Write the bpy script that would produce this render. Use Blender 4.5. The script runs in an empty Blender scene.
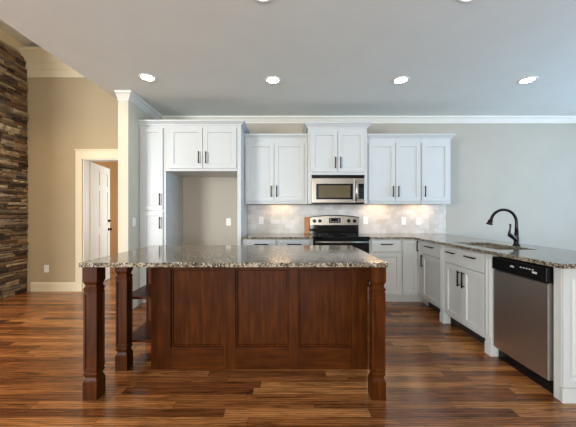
import bpy, bmesh, math, random
from mathutils import Vector, Matrix

S = bpy.context.scene
COL = S.collection
PI = math.pi
random.seed(7)

# ------------------------------------------------------------------ camera
cam_d = bpy.data.cameras.new('camera')
cam = bpy.data.objects.new('camera', cam_d)
COL.objects.link(cam)
cam.location = (0, 0, 1.234)
cam.rotation_euler = (PI / 2, 0, 0)
cam_d.sensor_width = 36.0
cam_d.lens = 285.0 / 576.0 * 36.0
cam_d.shift_x = 3.0 / 576.0
cam_d.clip_start = 0.02
S.camera = cam

# ------------------------------------------------------------------ world, daylight, exposure
S.view_settings.view_transform = 'Standard'
S.view_settings.look = 'None'
S.view_settings.gamma = 1.0
S.view_settings.use_curve_mapping = False
S.view_settings.exposure = 0.0
W = bpy.data.worlds.new('sky')
S.world = W
W.use_nodes = True
wn = W.node_tree.nodes
wn['Background'].inputs['Color'].default_value = (0.62, 0.78, 1.0, 1)
wn['Background'].inputs['Strength'].default_value = 1.6


def area(name, loc, rot, sx, sy, power, color):
    d = bpy.data.lights.new(name, 'AREA')
    d.shape = 'RECTANGLE'
    d.size, d.size_y = sx, sy
    d.energy = power
    d.color = color
    o = bpy.data.objects.new(name, d)
    o.location = loc
    o.rotation_euler = rot
    COL.objects.link(o)
    return o


# daylight just outside each window opening of the room, pointing in; the hall one is added fill
area('window_daylight_rear', (-0.3, -4.55, 1.3), (math.radians(116), 0, 0), 3.2, 1.5, 265, (1.0, 0.98, 0.94))
area('window_daylight_side', (5.95, 1.6, 1.5), (math.radians(97), 0, PI / 2), 3.0, 1.8, 235, (0.40, 0.66, 1.0))
area('window_daylight_great_room', (-6.2, -4.55, 1.9), (math.radians(108), 0, math.radians(-18)), 2.4, 2.6, 780, (0.90, 0.95, 1.0))
area('window_daylight_hall', (-1.75, 6.3, 1.4), (PI / 2, 0, PI / 2), 1.1, 1.5, 60, (0.95, 0.98, 1.0))  # added fill for the open door, set at a made-up hall window

# ------------------------------------------------------------------ materials


def srgb(r, g, b):
    def f(c):
        c /= 255.0
        return c / 12.92 if c <= 0.04045 else ((c + 0.055) / 1.055) ** 2.4
    return (f(r), f(g), f(b), 1.0)


def mat(name, col, rough=0.5, metal=0.0, noise=0.0, nscale=8.0, bump=0.0, bscale=60.0, spec=0.5, coat=0.0):
    m = bpy.data.materials.new(name)
    m.use_nodes = True
    nt = m.node_tree
    b = nt.nodes['Principled BSDF']
    b.inputs['Base Color'].default_value = col
    b.inputs['Roughness'].default_value = rough
    b.inputs['Metallic'].default_value = metal
    b.inputs['Specular IOR Level'].default_value = spec
    b.inputs['Coat Weight'].default_value = coat
    tc = nt.nodes.new('ShaderNodeTexCoord')
    if noise > 0:
        n = nt.nodes.new('ShaderNodeTexNoise')
        n.inputs['Scale'].default_value = nscale
        n.inputs['Detail'].default_value = 4
        nt.links.new(tc.outputs['Object'], n.inputs['Vector'])
        r = nt.nodes.new('ShaderNodeValToRGB')
        lo = tuple(c * (1 - noise) for c in col[:3]) + (1,)
        hi = tuple(min(1, c * (1 + noise)) for c in col[:3]) + (1,)
        r.color_ramp.elements[0].position = 0.3
        r.color_ramp.elements[0].color = lo
        r.color_ramp.elements[1].position = 0.7
        r.color_ramp.elements[1].color = hi
        nt.links.new(n.outputs['Fac'], r.inputs['Fac'])
        nt.links.new(r.outputs['Color'], b.inputs['Base Color'])
    if bump > 0:
        n2 = nt.nodes.new('ShaderNodeTexNoise')
        n2.inputs['Scale'].default_value = bscale
        n2.inputs['Detail'].default_value = 3
        nt.links.new(tc.outputs['Object'], n2.inputs['Vector'])
        bp = nt.nodes.new('ShaderNodeBump')
        bp.inputs['Strength'].default_value = bump
        bp.inputs['Distance'].default_value = 0.002
        nt.links.new(n2.outputs['Fac'], bp.inputs['Height'])
        nt.links.new(bp.outputs['Normal'], b.inputs['Normal'])
    return m


def emit(name, col, strength):
    m = bpy.data.materials.new(name)
    m.use_nodes = True
    b = m.node_tree.nodes['Principled BSDF']
    b.inputs['Base Color'].default_value = (0.8, 0.8, 0.8, 1)
    b.inputs['Emission Color'].default_value = col
    b.inputs['Emission Strength'].default_value = strength
    return m


def ramp(nt, stops, interp='LINEAR'):
    r = nt.nodes.new('ShaderNodeValToRGB')
    cr = r.color_ramp
    cr.interpolation = interp
    while len(cr.elements) < len(stops):
        cr.elements.new(0.5)
    for e, (p, c) in zip(cr.elements, stops):
        e.position = p
        e.color = c
    return r


def math_node(nt, op, a, b=None):
    n = nt.nodes.new('ShaderNodeMath')
    n.operation = op
    for i, v in enumerate((a, b)):
        if v is None:
            continue
        if isinstance(v, (int, float)):
            n.inputs[i].default_value = v
        else:
            nt.links.new(v, n.inputs[i])
    return n.outputs[0]


def mix_col(nt, fac, a, b, mode='MIX'):
    n = nt.nodes.new('ShaderNodeMix')
    n.data_type = 'RGBA'
    n.blend_type = mode
    for sock, v in ((n.inputs[0], fac), (n.inputs[6], a), (n.inputs[7], b)):
        if isinstance(v, (int, float, tuple)):
            sock.default_value = v
        else:
            nt.links.new(v, sock)
    return n.outputs[2]


def wood_floor():
    m = bpy.data.materials.new('oak_floor')
    m.use_nodes = True
    nt = m.node_tree
    L = nt.links
    b = nt.nodes['Principled BSDF']
    tc = nt.nodes.new('ShaderNodeTexCoord')
    sp = nt.nodes.new('ShaderNodeSeparateXYZ')
    L.new(tc.outputs['Object'], sp.inputs[0])
    x, y = sp.outputs[0], sp.outputs[1]
    bw, bl = 0.072, 0.9
    row = math_node(nt, 'FLOOR', math_node(nt, 'DIVIDE', y, bw))
    wn1 = nt.nodes.new('ShaderNodeTexWhiteNoise')
    wn1.noise_dimensions = '1D'
    L.new(row, wn1.inputs['W'])
    off = math_node(nt, 'MULTIPLY', wn1.outputs['Value'], bl)
    xs = math_node(nt, 'DIVIDE', math_node(nt, 'ADD', x, off), bl)
    colm = math_node(nt, 'FLOOR', xs)
    cb = nt.nodes.new('ShaderNodeCombineXYZ')
    L.new(colm, cb.inputs[0])
    L.new(row, cb.inputs[1])
    wn2 = nt.nodes.new('ShaderNodeTexWhiteNoise')
    wn2.noise_dimensions = '3D'
    L.new(cb.outputs[0], wn2.inputs['Vector'])
    pid = wn2.outputs['Value']
    base = ramp(nt, [(0.0, srgb(102, 61, 33)), (0.25, srgb(128, 80, 44)), (0.6, srgb(150, 98, 55)), (1.0, srgb(176, 124, 74))])
    L.new(pid, base.inputs['Fac'])
    # grain stretched along the board, shifted per board
    gv = nt.nodes.new('ShaderNodeCombineXYZ')
    L.new(math_node(nt, 'MULTIPLY', x, 1.6), gv.inputs[0])
    L.new(math_node(nt, 'MULTIPLY', y, 19.0), gv.inputs[1])
    L.new(math_node(nt, 'MULTIPLY', pid, 40.0), gv.inputs[2])
    g1 = nt.nodes.new('ShaderNodeTexNoise')
    g1.inputs['Scale'].default_value = 1.6
    g1.inputs['Detail'].default_value = 6
    g1.inputs['Roughness'].default_value = 0.65
    g1.inputs['Distortion'].default_value = 1.1
    L.new(gv.outputs[0], g1.inputs['Vector'])
    gr = ramp(nt, [(0.34, (0.25, 0.2, 0.17, 1)), (0.48, (0.85, 0.82, 0.8, 1)), (0.68, (1.5, 1.45, 1.4, 1))])
    L.new(g1.outputs['Fac'], gr.inputs['Fac'])
    c1 = mix_col(nt, 0.85, base.outputs['Color'], gr.outputs['Color'], 'MULTIPLY')
    # cathedral figure
    wv = nt.nodes.new('ShaderNodeTexWave')
    wv.wave_type = 'RINGS'
    wv.inputs['Scale'].default_value = 1.3
    wv.inputs['Distortion'].default_value = 5.0
    wv.inputs['Detail'].default_value = 3.0
    wv.inputs['Detail Scale'].default_value = 1.5
    gv2 = nt.nodes.new('ShaderNodeCombineXYZ')
    L.new(math_node(nt, 'ADD', math_node(nt, 'MULTIPLY', x, 1.5), math_node(nt, 'MULTIPLY', pid, 31.0)), gv2.inputs[0])
    L.new(math_node(nt, 'MULTIPLY', y, 16.0), gv2.inputs[1])
    L.new(math_node(nt, 'MULTIPLY', pid, 17.0), gv2.inputs[2])
    L.new(gv2.outputs[0], wv.inputs['Vector'])
    wr = ramp(nt, [(0.0, (0.4, 0.34, 0.3, 1)), (0.4, (1, 1, 1, 1)), (1.0, (1.2, 1.18, 1.15, 1))])
    L.new(wv.outputs['Fac'], wr.inputs['Fac'])
    c2 = mix_col(nt, 0.9, c1, wr.outputs['Color'], 'MULTIPLY')
    # board seams
    fy = math_node(nt, 'FRACT', math_node(nt, 'DIVIDE', y, bw))
    fx = math_node(nt, 'FRACT', xs)
    sy = math_node(nt, 'LESS_THAN', fy, 0.022)
    sx = math_node(nt, 'LESS_THAN', fx, 0.0025)
    seam = math_node(nt, 'MAXIMUM', sy, sx)
    c3 = mix_col(nt, math_node(nt, 'MULTIPLY', seam, 0.7), c2, (0.015, 0.007, 0.004, 1))
    L.new(c3, b.inputs['Base Color'])
    rg = nt.nodes.new('ShaderNodeMapRange')
    rg.inputs['To Min'].default_value = 0.14
    rg.inputs['To Max'].default_value = 0.28
    L.new(g1.outputs['Fac'], rg.inputs['Value'])
    L.new(rg.outputs[0], b.inputs['Roughness'])
    bp = nt.nodes.new('ShaderNodeBump')
    bp.inputs['Strength'].default_value = 0.12
    bp.inputs['Distance'].default_value = 0.002
    L.new(math_node(nt, 'SUBTRACT', g1.outputs['Fac'], seam), bp.inputs['Height'])
    L.new(bp.outputs['Normal'], b.inputs['Normal'])
    return m


def stained_wood(name, vertical=True):
    m = bpy.data.materials.new(name)
    m.use_nodes = True
    nt = m.node_tree
    L = nt.links
    b = nt.nodes['Principled BSDF']
    tc = nt.nodes.new('ShaderNodeTexCoord')
    mp = nt.nodes.new('ShaderNodeMapping')
    mp.inputs['Scale'].default_value = (18, 18, 1.6) if vertical else (1.6, 18, 18)
    L.new(tc.outputs['Object'], mp.inputs['Vector'])
    n = nt.nodes.new('ShaderNodeTexNoise')
    n.inputs['Scale'].default_value = 2.0
    n.inputs['Detail'].default_value = 5
    n.inputs['Distortion'].default_value = 0.6
    L.new(mp.outputs[0], n.inputs['Vector'])
    r = ramp(nt, [(0.25, srgb(48, 21, 4)), (0.5, srgb(65, 31, 7)), (0.75, srgb(84, 43, 11))])
    L.new(n.outputs['Fac'], r.inputs['Fac'])
    n2 = nt.nodes.new('ShaderNodeTexNoise')
    n2.inputs['Scale'].default_value = 5.0
    n2.inputs['Detail'].default_value = 2
    L.new(tc.outputs['Object'], n2.inputs['Vector'])
    r2 = ramp(nt, [(0.3, (0.8, 0.78, 0.76, 1)), (0.7, (1.15, 1.12, 1.1, 1))])
    L.new(n2.outputs['Fac'], r2.inputs['Fac'])
    L.new(mix_col(nt, 1.0, r.outputs['Color'], r2.outputs['Color'], 'MULTIPLY'), b.inputs['Base Color'])
    b.inputs['Roughness'].default_value = 0.36
    b.inputs['Specular IOR Level'].default_value = 0.1
    return m


def granite():
    m = bpy.data.materials.new('speckled_granite')
    m.use_nodes = True
    nt = m.node_tree
    L = nt.links
    b = nt.nodes['Principled BSDF']
    tc = nt.nodes.new('ShaderNodeTexCoord')
    n1 = nt.nodes.new('ShaderNodeTexNoise')
    n1.inputs['Scale'].default_value = 22
    n1.inputs['Detail'].default_value = 5
    n1.inputs['Roughness'].default_value = 0.7
    L.new(tc.outputs['Object'], n1.inputs['Vector'])
    r1 = ramp(nt, [(0.28, srgb(54, 47, 40)), (0.42, srgb(100, 88, 71)), (0.55, srgb(132, 121, 102)), (0.72, srgb(172, 162, 144))])
    L.new(n1.outputs['Fac'], r1.inputs['Fac'])
    v = nt.nodes.new('ShaderNodeTexVoronoi')
    v.inputs['Scale'].default_value = 125
    L.new(tc.outputs['Object'], v.inputs['Vector'])
    sp = nt.nodes.new('ShaderNodeSeparateColor')
    L.new(v.outputs['Color'], sp.inputs[0])
    dark = math_node(nt, 'GREATER_THAN', sp.outputs[0], 0.68)
    lite = math_node(nt, 'GREATER_THAN', sp.outputs[1], 0.84)
    c = mix_col(nt, math_node(nt, 'MULTIPLY', dark, 0.85), r1.outputs['Color'], srgb(34, 30, 30))
    c = mix_col(nt, math_node(nt, 'MULTIPLY', lite, 0.4), c, srgb(224, 218, 206))
    L.new(c, b.inputs['Base Color'])
    b.inputs['Roughness'].default_value = 0.09
    return m


def tile_mat():
    m = bpy.data.materials.new('travertine_tile')
    m.use_nodes = True
    nt = m.node_tree
    L = nt.links
    b = nt.nodes['Principled BSDF']
    tc = nt.nodes.new('ShaderNodeTexCoord')
    mp = nt.nodes.new('ShaderNodeMapping')
    mp.inputs['Rotation'].default_value = (-PI / 2, 0, 0)
    L.new(tc.outputs['Object'], mp.inputs['Vector'])
    br = nt.nodes.new('ShaderNodeTexBrick')
    br.offset = 0.5
    br.inputs['Scale'].default_value = 1.0
    br.inputs['Brick Width'].default_value = 0.152
    br.inputs['Row Height'].default_value = 0.0762
    br.inputs['Mortar Size'].default_value = 0.0018
    br.inputs['Color1'].default_value = srgb(188, 182, 172)
    br.inputs['Color2'].default_value = srgb(206, 202, 196)
    br.inputs['Mortar'].default_value = srgb(188, 182, 172)
    L.new(mp.outputs[0], br.inputs['Vector'])
    n = nt.nodes.new('ShaderNodeTexNoise')
    n.inputs['Scale'].default_value = 9
    n.inputs['Detail'].default_value = 5
    L.new(tc.outputs['Object'], n.inputs['Vector'])
    r = ramp(nt, [(0.3, (0.86, 0.84, 0.82, 1)), (0.7, (1.06, 1.06, 1.06, 1))])
    L.new(n.outputs['Fac'], r.inputs['Fac'])
    L.new(mix_col(nt, 1.0, br.outputs['Color'], r.outputs['Color'], 'MULTIPLY'), b.inputs['Base Color'])
    b.inputs['Roughness'].default_value = 0.35
    bp = nt.nodes.new('ShaderNodeBump')
    bp.inputs['Strength'].default_value = 0.3
    bp.inputs['Distance'].default_value = 0.002
    bp.invert = True
    L.new(br.outputs['Fac'], bp.inputs['Height'])
    L.new(bp.outputs['Normal'], b.inputs['Normal'])
    return m


def stone_mat():
    m = bpy.data.materials.new('ledge_stone')
    m.use_nodes = True
    nt = m.node_tree
    L = nt.links
    b = nt.nodes['Principled BSDF']
    g = nt.nodes.new('ShaderNodeNewGeometry')
    r = ramp(nt, [(0.0, srgb(50, 42, 36)), (0.2, srgb(92, 76, 58)), (0.4, srgb(148, 126, 96)), (0.55, srgb(112, 76, 46)),
                  (0.7, srgb(78, 72, 70)), (0.85, srgb(178, 160, 132)), (1.0, srgb(126, 104, 76))])
    L.new(g.outputs['Random Per Island'], r.inputs['Fac'])
    tc = nt.nodes.new('ShaderNodeTexCoord')
    n = nt.nodes.new('ShaderNodeTexNoise')
    n.inputs['Scale'].default_value = 14
    n.inputs['Detail'].default_value = 6
    n.inputs['Roughness'].default_value = 0.7
    L.new(tc.outputs['Object'], n.inputs['Vector'])
    r2 = ramp(nt, [(0.3, (0.5, 0.48, 0.46, 1)), (0.5, (1, 1, 1, 1)), (0.72, (1.4, 1.36, 1.3, 1))])
    L.new(n.outputs['Fac'], r2.inputs['Fac'])
    L.new(mix_col(nt, 1.0, r.outputs['Color'], r2.outputs['Color'], 'MULTIPLY'), b.inputs['Base Color'])
    b.inputs['Roughness'].default_value = 0.85
    bp = nt.nodes.new('ShaderNodeBump')
    bp.inputs['Strength'].default_value = 0.8
    bp.inputs['Distance'].default_value = 0.01
    L.new(n.outputs['Fac'], bp.inputs['Height'])
    L.new(bp.outputs['Normal'], b.inputs['Normal'])
    return m


def steel_mat(name, col, rough=0.3, axis='x'):
    m = bpy.data.materials.new(name)
    m.use_nodes = True
    nt = m.node_tree
    L = nt.links
    b = nt.nodes['Principled BSDF']
    b.inputs['Base Color'].default_value = col
    b.inputs['Metallic'].default_value = 1.0
    tc = nt.nodes.new('ShaderNodeTexCoord')
    mp = nt.nodes.new('ShaderNodeMapping')
    mp.inputs['Scale'].default_value = (2, 300, 300) if axis == 'x' else (300, 300, 2)
    L.new(tc.outputs['Object'], mp.inputs['Vector'])
    n = nt.nodes.new('ShaderNodeTexNoise')
    n.inputs['Scale'].default_value = 1.0
    L.new(mp.outputs[0], n.inputs['Vector'])
    mr = nt.nodes.new('ShaderNodeMapRange')
    mr.inputs['To Min'].default_value = rough * 0.8
    mr.inputs['To Max'].default_value = rough * 1.25
    L.new(n.outputs['Fac'], mr.inputs['Value'])
    L.new(mr.outputs[0], b.inputs['Roughness'])
    return m


M = {}
M['wall'] = mat('tan_wall_paint', srgb(173, 166, 152), 0.8, noise=0.03, nscale=3, bump=0.05, bscale=220)
M['tan'] = mat('deep_tan_wall_paint', srgb(168, 151, 120), 0.8, noise=0.03, nscale=3, bump=0.05, bscale=220)
M['stub'] = mat('pale_cream_wall_paint', srgb(202, 194, 174), 0.8, noise=0.02, nscale=3)
M['cream'] = mat('cream_trim_paint', srgb(212, 200, 170), 0.5, noise=0.015, nscale=5)  # white trim tinted cream, standing in for warm light on it
M['hall'] = mat('amber_hall_paint', srgb(172, 128, 80), 0.8, noise=0.03, nscale=3)  # one even amber over all hall walls
M['ceil'] = mat('ceiling_paint', srgb(226, 229, 221), 0.85, noise=0.02, nscale=3, bump=0.04, bscale=200)
M['trim'] = mat('white_trim_paint', srgb(222, 218, 206), 0.45, noise=0.015, nscale=5)
M['cab'] = mat('white_cabinet_paint', srgb(194, 196, 193), 0.38, noise=0.015, nscale=4)
M['cabdark'] = mat('toe_shadow_board', srgb(40, 34, 30), 0.6, noise=0.1)  # dark colour stands in for shade in the peninsula toe recess
M['floor'] = wood_floor()
M['wood'] = stained_wood('dark_cherry_wood', True)
M['woodh'] = stained_wood('dark_cherry_wood_rail', False)
M['granite'] = granite()
M['tile'] = tile_mat()
M['stone'] = stone_mat()
M['mortar'] = mat('dark_mortar', srgb(46, 38, 30), 0.95, noise=0.2, nscale=30)
M['bronze'] = mat('oil_rubbed_bronze', srgb(38, 26, 22), 0.32, 0.7, noise=0.2, nscale=40)
M['steel'] = steel_mat('brushed_steel', srgb(156, 150, 141), 0.34, 'x')
M['steelv'] = steel_mat('brushed_steel_upright', srgb(206, 200, 196), 0.34, 'z')
M['black'] = mat('black_plastic', srgb(15, 14, 15), 0.25, noise=0.15, nscale=50, spec=0.2)
M['glass'] = mat('black_glass', srgb(12, 12, 13), 0.06, noise=0.1, nscale=4)
M['mwglass'] = mat('tinted_oven_glass', srgb(96, 84, 62), 0.12, noise=0.06, nscale=6)
M['plate'] = mat('white_plastic', srgb(232, 230, 224), 0.35, noise=0.01)
M['mark'] = mat('pale_print', srgb(205, 205, 205), 0.5, noise=0.02)
M['board'] = mat('honey_wood', srgb(176, 120, 72), 0.5, noise=0.18, nscale=22)
M['lens'] = emit('lamp_lens', (1.0, 0.90, 0.76, 1), 28.0)
M['pucklens'] = emit('puck_lens', (1.0, 0.72, 0.42, 1), 3.0)
M['glow'] = mat('clear_window_glass', (0.9, 0.95, 1, 1), 0.02, noise=0.01)
M['glow'].node_tree.nodes['Principled BSDF'].inputs['Transmission Weight'].default_value = 1.0

# ------------------------------------------------------------------ mesh helpers


def box(bm, x0, x1, y0, y1, z0, z1):
    v = [bm.verts.new(p) for p in ((x0, y0, z0), (x1, y0, z0), (x1, y1, z0), (x0, y1, z0),
                                   (x0, y0, z1), (x1, y0, z1), (x1, y1, z1), (x0, y1, z1))]
    for f in ((0, 3, 2, 1), (4, 5, 6, 7), (0, 1, 5, 4), (1, 2, 6, 5), (2, 3, 7, 6), (3, 0, 4, 7)):
        bm.faces.new([v[i] for i in f])
    return v


def new(*boxes):
    bm = bmesh.new()
    for b in boxes:
        box(bm, *b)
    return bm


def obj(name, bm, m, parent=None, bevel=0.0, smooth=False, seg=2):
    bmesh.ops.recalc_face_normals(bm, faces=bm.faces[:])
    me = bpy.data.meshes.new(name)
    bm.to_mesh(me)
    bm.free()
    me.materials.append(M[m] if isinstance(m, str) else m)
    if smooth:
        for p in me.polygons:
            p.use_smooth = True
    o = bpy.data.objects.new(name, me)
    COL.objects.link(o)
    if parent:
        o.parent = parent
    if bevel > 0:
        md = o.modifiers.new('bevel', 'BEVEL')
        md.width = bevel
        md.segments = seg
        md.limit_method = 'ANGLE'
        md.angle_limit = math.radians(40)
    return o


def thing(name, label, cat, loc=(0, 0, 0), rotz=0.0, group=None):
    o = bpy.data.objects.new(name, None)
    o.empty_display_size = 0.1
    COL.objects.link(o)
    o.location = loc
    o.rotation_euler = (0, 0, rotz)
    return tag(o, label, cat, group)


def tag(o, label, cat, group=None):
    o['label'] = label
    o['category'] = cat
    if group:
        o['group'] = group
    return o


def struct(name, bm, m, bevel=0.0, smooth=False):
    o = obj(name, bm, m, None, bevel, smooth)
    o['kind'] = 'structure'
    return o


def dup(root, loc, label, group=None):
    r = root.copy()
    COL.objects.link(r)
    r.location = loc
    r['label'] = label
    if group:
        r['group'] = group
    for ch in list(root.children):
        c = ch.copy()
        COL.objects.link(c)
        c.parent = r
        for g in ch.children:
            d = g.copy()
            COL.objects.link(d)
            d.parent = c
    return r


def sweep(bm, path, prof, side=1, closed_ends=True):
    """Profile [(offset, z)] run along a flat path with mitred corners; offset goes to the left (side=1) of the run."""
    P = [Vector(p) for p in path]
    rings = []
    for i, p in enumerate(P):
        dirs = []
        if i > 0:
            dirs.append((P[i] - P[i - 1]).normalized())
        if i < len(P) - 1:
            dirs.append((P[i + 1] - P[i]).normalized())
        nrm = [Vector((-d.y, d.x)) * side for d in dirs]
        if len(nrm) == 2:
            a = (nrm[0] + nrm[1])
            a = a / max(1e-6, a.dot(nrm[0]))
        else:
            a = nrm[0]
        rings.append([bm.verts.new((p.x + a.x * o, p.y + a.y * o, z)) for o, z in prof])
    k = len(prof)
    for a, b in zip(rings, rings[1:]):
        for j in range(k):
            bm.faces.new((a[j], a[(j + 1) % k], b[(j + 1) % k], b[j]))
    if closed_ends:
        bm.faces.new(rings[0])
        bm.faces.new(rings[-1][::-1])


def lathe(bm, prof, seg=24, cx=0, cy=0, cz=0, caps=True):
    rings = []
    for r, z in prof:
        rings.append([bm.verts.new((cx + r * math.cos(2 * PI * i / seg), cy + r * math.sin(2 * PI * i / seg), cz + z)) for i in range(seg)])
    for a, b in zip(rings, rings[1:]):
        for i in range(seg):
            bm.faces.new((a[i], a[(i + 1) % seg], b[(i + 1) % seg], b[i]))
    if caps:
        bm.faces.new(rings[0])
        bm.faces.new(rings[-1])


def tube(bm, pts, rad, seg=12):
    P = [Vector(p) for p in pts]
    if not isinstance(rad, (list, tuple)):
        rad = [rad] * len(P)
    t0 = (P[1] - P[0]).normalized()
    up = Vector((0, 0, 1)) if abs(t0.z) < 0.9 else Vector((0, 1, 0))
    n = t0.cross(up).normalized()
    rings = []
    for i, p in enumerate(P):
        t = ((P[min(i + 1, len(P) - 1)] - P[max(i - 1, 0)])).normalized()
        n = (n - t * n.dot(t)).normalized()
        b = t.cross(n)
        rings.append([bm.verts.new(p + (n * math.cos(2 * PI * k / seg) + b * math.sin(2 * PI * k / seg)) * rad[i]) for k in range(seg)])
    for a, b in zip(rings, rings[1:]):
        for k in range(seg):
            bm.faces.new((a[k], a[(k + 1) % seg], b[(k + 1) % seg], b[k]))
    bm.faces.new(rings[0][::-1])
    bm.faces.new(rings[-1])


def panel_door(bm, x0, x1, z0, z1, y0, th=0.02, rail=0.058, rec=0.012, lip=0.005, raised=False):
    """Framed door whose front is at y0 (facing -y) with a recessed centre panel."""
    def ring(a, y):
        return [bm.verts.new(p) for p in ((x0 + a, y, z0 + a), (x1 - a, y, z0 + a), (x1 - a, y, z1 - a), (x0 + a, y, z1 - a))]
    back = ring(0, y0 + th)
    rs = [back, ring(0, y0 + 0.0015), ring(0.0015, y0), ring(rail, y0), ring(rail + lip, y0 + rec)]
    if raised:
        rs += [ring(rail + lip + 0.018, y0 + rec), ring(rail + lip + 0.03, y0 + 0.003)]
    for a, b in zip(rs, rs[1:]):
        for i in range(4):
            bm.faces.new((a[i], a[(i + 1) % 4], b[(i + 1) % 4], b[i]))
    bm.faces.new(rs[-1])
    bm.faces.new(back[::-1])


def pull(parent, x0, z0, x1, z1, y):
    """Bar pull between two points on a front at local depth y (facing -y)."""
    bm = bmesh.new()
    d = Vector((x1 - x0, 0, z1 - z0))
    u = d.normalized()
    a = Vector((x0, y, z0))
    b = Vector((x1, y, z1))
    out = Vector((0, -0.028, 0))
    tube(bm, [a + out, a + out + d * 0.5, b + out], 0.0078, 8)
    for p in (a + u * 0.016, b - u * 0.016):
        tube(bm, [p, p + out], 0.005, 8)
    return obj('handle', bm, 'bronze', parent, smooth=True)


CR_CAB = [(0.0, 0.0), (0.012, 0.0), (0.014, 0.012), (0.024, 0.020), (0.038, 0.036), (0.050, 0.044), (0.052, 0.060), (0.0, 0.060)]


def cab_crown(bm, x0, x1, yb, z, h, left, right, proj=0.052):
    prof = [(o / 0.052 * proj, z + q / 0.060 * h) for o, q in CR_CAB]
    prof[0] = (-0.004, prof[0][1])
    prof[-1] = (-0.004, prof[-1][1])
    path = []
    if left:
        path.append((x0, yb))
    path += [(x0, 0.0), (x1, 0.0)]
    if right:
        path.append((x1, yb))
    sweep(bm, path, prof, side=-1)


def cabinet(name, label, loc, rotz, w, d, z0, z1, fronts, toe=0.0, crown=None, light_rail=0.0, group=None, toe_mat='cab', carcass_boxes=None, cat='cabinet'):
    """Local frame: x along the front, y into the cabinet (0 = face frame), z from the cabinet's own underside."""
    r = thing(name, label, cat, (loc[0], loc[1], z0), rotz, group)
    zb = toe
    if carcass_boxes is None:
        bm = new((0.0005, w - 0.0005, 0, d, zb, z1 - z0))
    else:
        bm = new(*carcass_boxes)
    obj('carcass', bm, 'cab', r, 0.0015)
    for f in fronts:
        a, b, c, e = f['r']
        c -= z0
        e -= z0
        bm = bmesh.new()
        if f['k'] == 'door':
            panel_door(bm, a, b, c, e, -0.021, rail=f.get('rail', 0.058))
        elif f['k'] == 'slab':
            panel_door(bm, a, b, c, e, -0.021, rail=f.get('rail', 0.022), rec=0.003, lip=0.004)
        o = obj('door' if f['k'] == 'door' else 'drawer_front', bm, 'cab', r)
        for (hx0, hz0, hx1, hz1) in f.get('h', ()):
            pull(o, hx0, hz0 - z0, hx1, hz1 - z0, -0.021)
    if toe > 0:
        obj('toe_kick', new((0.001, w - 0.001, 0.075, 0.093, 0, toe - 0.0008)), toe_mat, r)
    if crown:
        bm = bmesh.new()
        cab_crown(bm, 0, w, d, z1 - z0 - 0.012, crown[0], crown[1], crown[2], crown[3] if len(crown) > 3 else 0.052)
        obj('crown_moulding', bm, 'cab', r)
    if light_rail > 0:
        obj('light_rail', new((0.002, w - 0.002, 0.0, 0.018, -light_rail, -0.0005)), 'cab', r, 0.002)
    return r


# ------------------------------------------------------------------ the room
YB = 4.52
CH = 2.76          # kitchen ceiling
GH = 3.85          # great-room ceiling
XS0, XS1, YS = -2.11, -1.98, 3.60   # partition stub
XR, YF, XL = 5.8, -4.4, -7.6
struct('floor', new((XL, XR, YF, 8.2, -0.05, 0.0)), 'floor')
struct('ceiling', new((XS0, XR, YF, YB + 0.13, CH, CH + 0.12)), 'ceil')
struct('ceiling.001', new((XL, XS0 - 0.13, YF, YB + 0.13, GH, GH + 0.12)), 'ceil')
struct('wall_bulkhead', new((XS0 - 0.13, XS0 + 0.0, YF, YB - 0.001, CH + 0.1205, GH - 0.001)), 'tan')
# the edge of the flat kitchen ceiling over the great room
struct('trim_1', new((XS0 - 0.13, XS0 - 0.0005, YF, YB - 0.001, CH, CH + 0.12)), 'ceil')

DX0, DX1, DH = -3.21, -2.40, 2.10
wb = new((XL, DX0, YB, YB + 0.13, 0, GH), (DX0, DX1, YB, YB + 0.13, DH, GH), (DX1, XS0 - 0.001, YB, YB + 0.13, 0, GH))
struct('wall_back', wb, 'tan')
struct('wall_kitchen', new((XS0 - 0.0005, XR, YB, YB + 0.13, 0, CH - 0.001)), 'wall')
struct('wall_partition', new((XS0, XS1, YS, YB - 0.001, 0, CH - 0.001)), 'stub')
# right wall with a wide window opening, rear wall with window openings
struct('wall_right', new((XR, XR + 0.13, YF, 0.0, 0, CH), (XR, XR + 0.13, 3.2, YB, 0, CH), (XR, XR + 0.13, 0.0, 3.2, 0, 0.55), (XR, XR + 0.13, 0.0, 3.2, 2.45, CH)), 'wall')
struct('wall_front', new((XL, -7.5, YF - 0.13, YF, 0, GH), (-7.5, -5.0, YF - 0.13, YF, 0, 0.55), (-7.5, -5.0, YF - 0.13, YF, 3.25, GH), (-5.0, -2.0, YF - 0.13, YF, 0, GH),
                         (-1.5 - 0.5, 1.4, YF - 0.13, YF, 0, 0.55), (-2.0, 1.4, YF - 0.13, YF, 2.1, GH), (1.4, XR, YF - 0.13, YF, 0, GH)), 'wall')
struct('wall_left', new((XL - 0.13, XL, YF, YB, 0, GH)), 'tan')


def window(n, c, w, h, axis, cols):
    bm = bmesh.new()
    t = 0.05
    def b(u0, u1, z0, z1):
        if axis == 'y':
            box(bm, c[0] + u0, c[0] + u1, c[1] - 0.04, c[1] + 0.04, z0, z1)
        else:
            box(bm, c[0] - 0.04, c[0] + 0.04, c[1] + u0, c[1] + u1, z0, z1)
    z0, z1 = c[2] - h / 2, c[2] + h / 2
    b(-w / 2 + .001, w / 2 - .001, z0 + .001, z0 + t)
    b(-w / 2 + .001, w / 2 - .001, z1 - t, z1 - .001)
    for i in range(cols + 1):
        u = -w / 2 + t / 2 + (w - t) * i / cols
        b(u - t / 2 + .001, u + t / 2 - .001, z0 + t, z1 - t)
    return struct('window_%d' % n, bm, 'trim')


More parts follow.
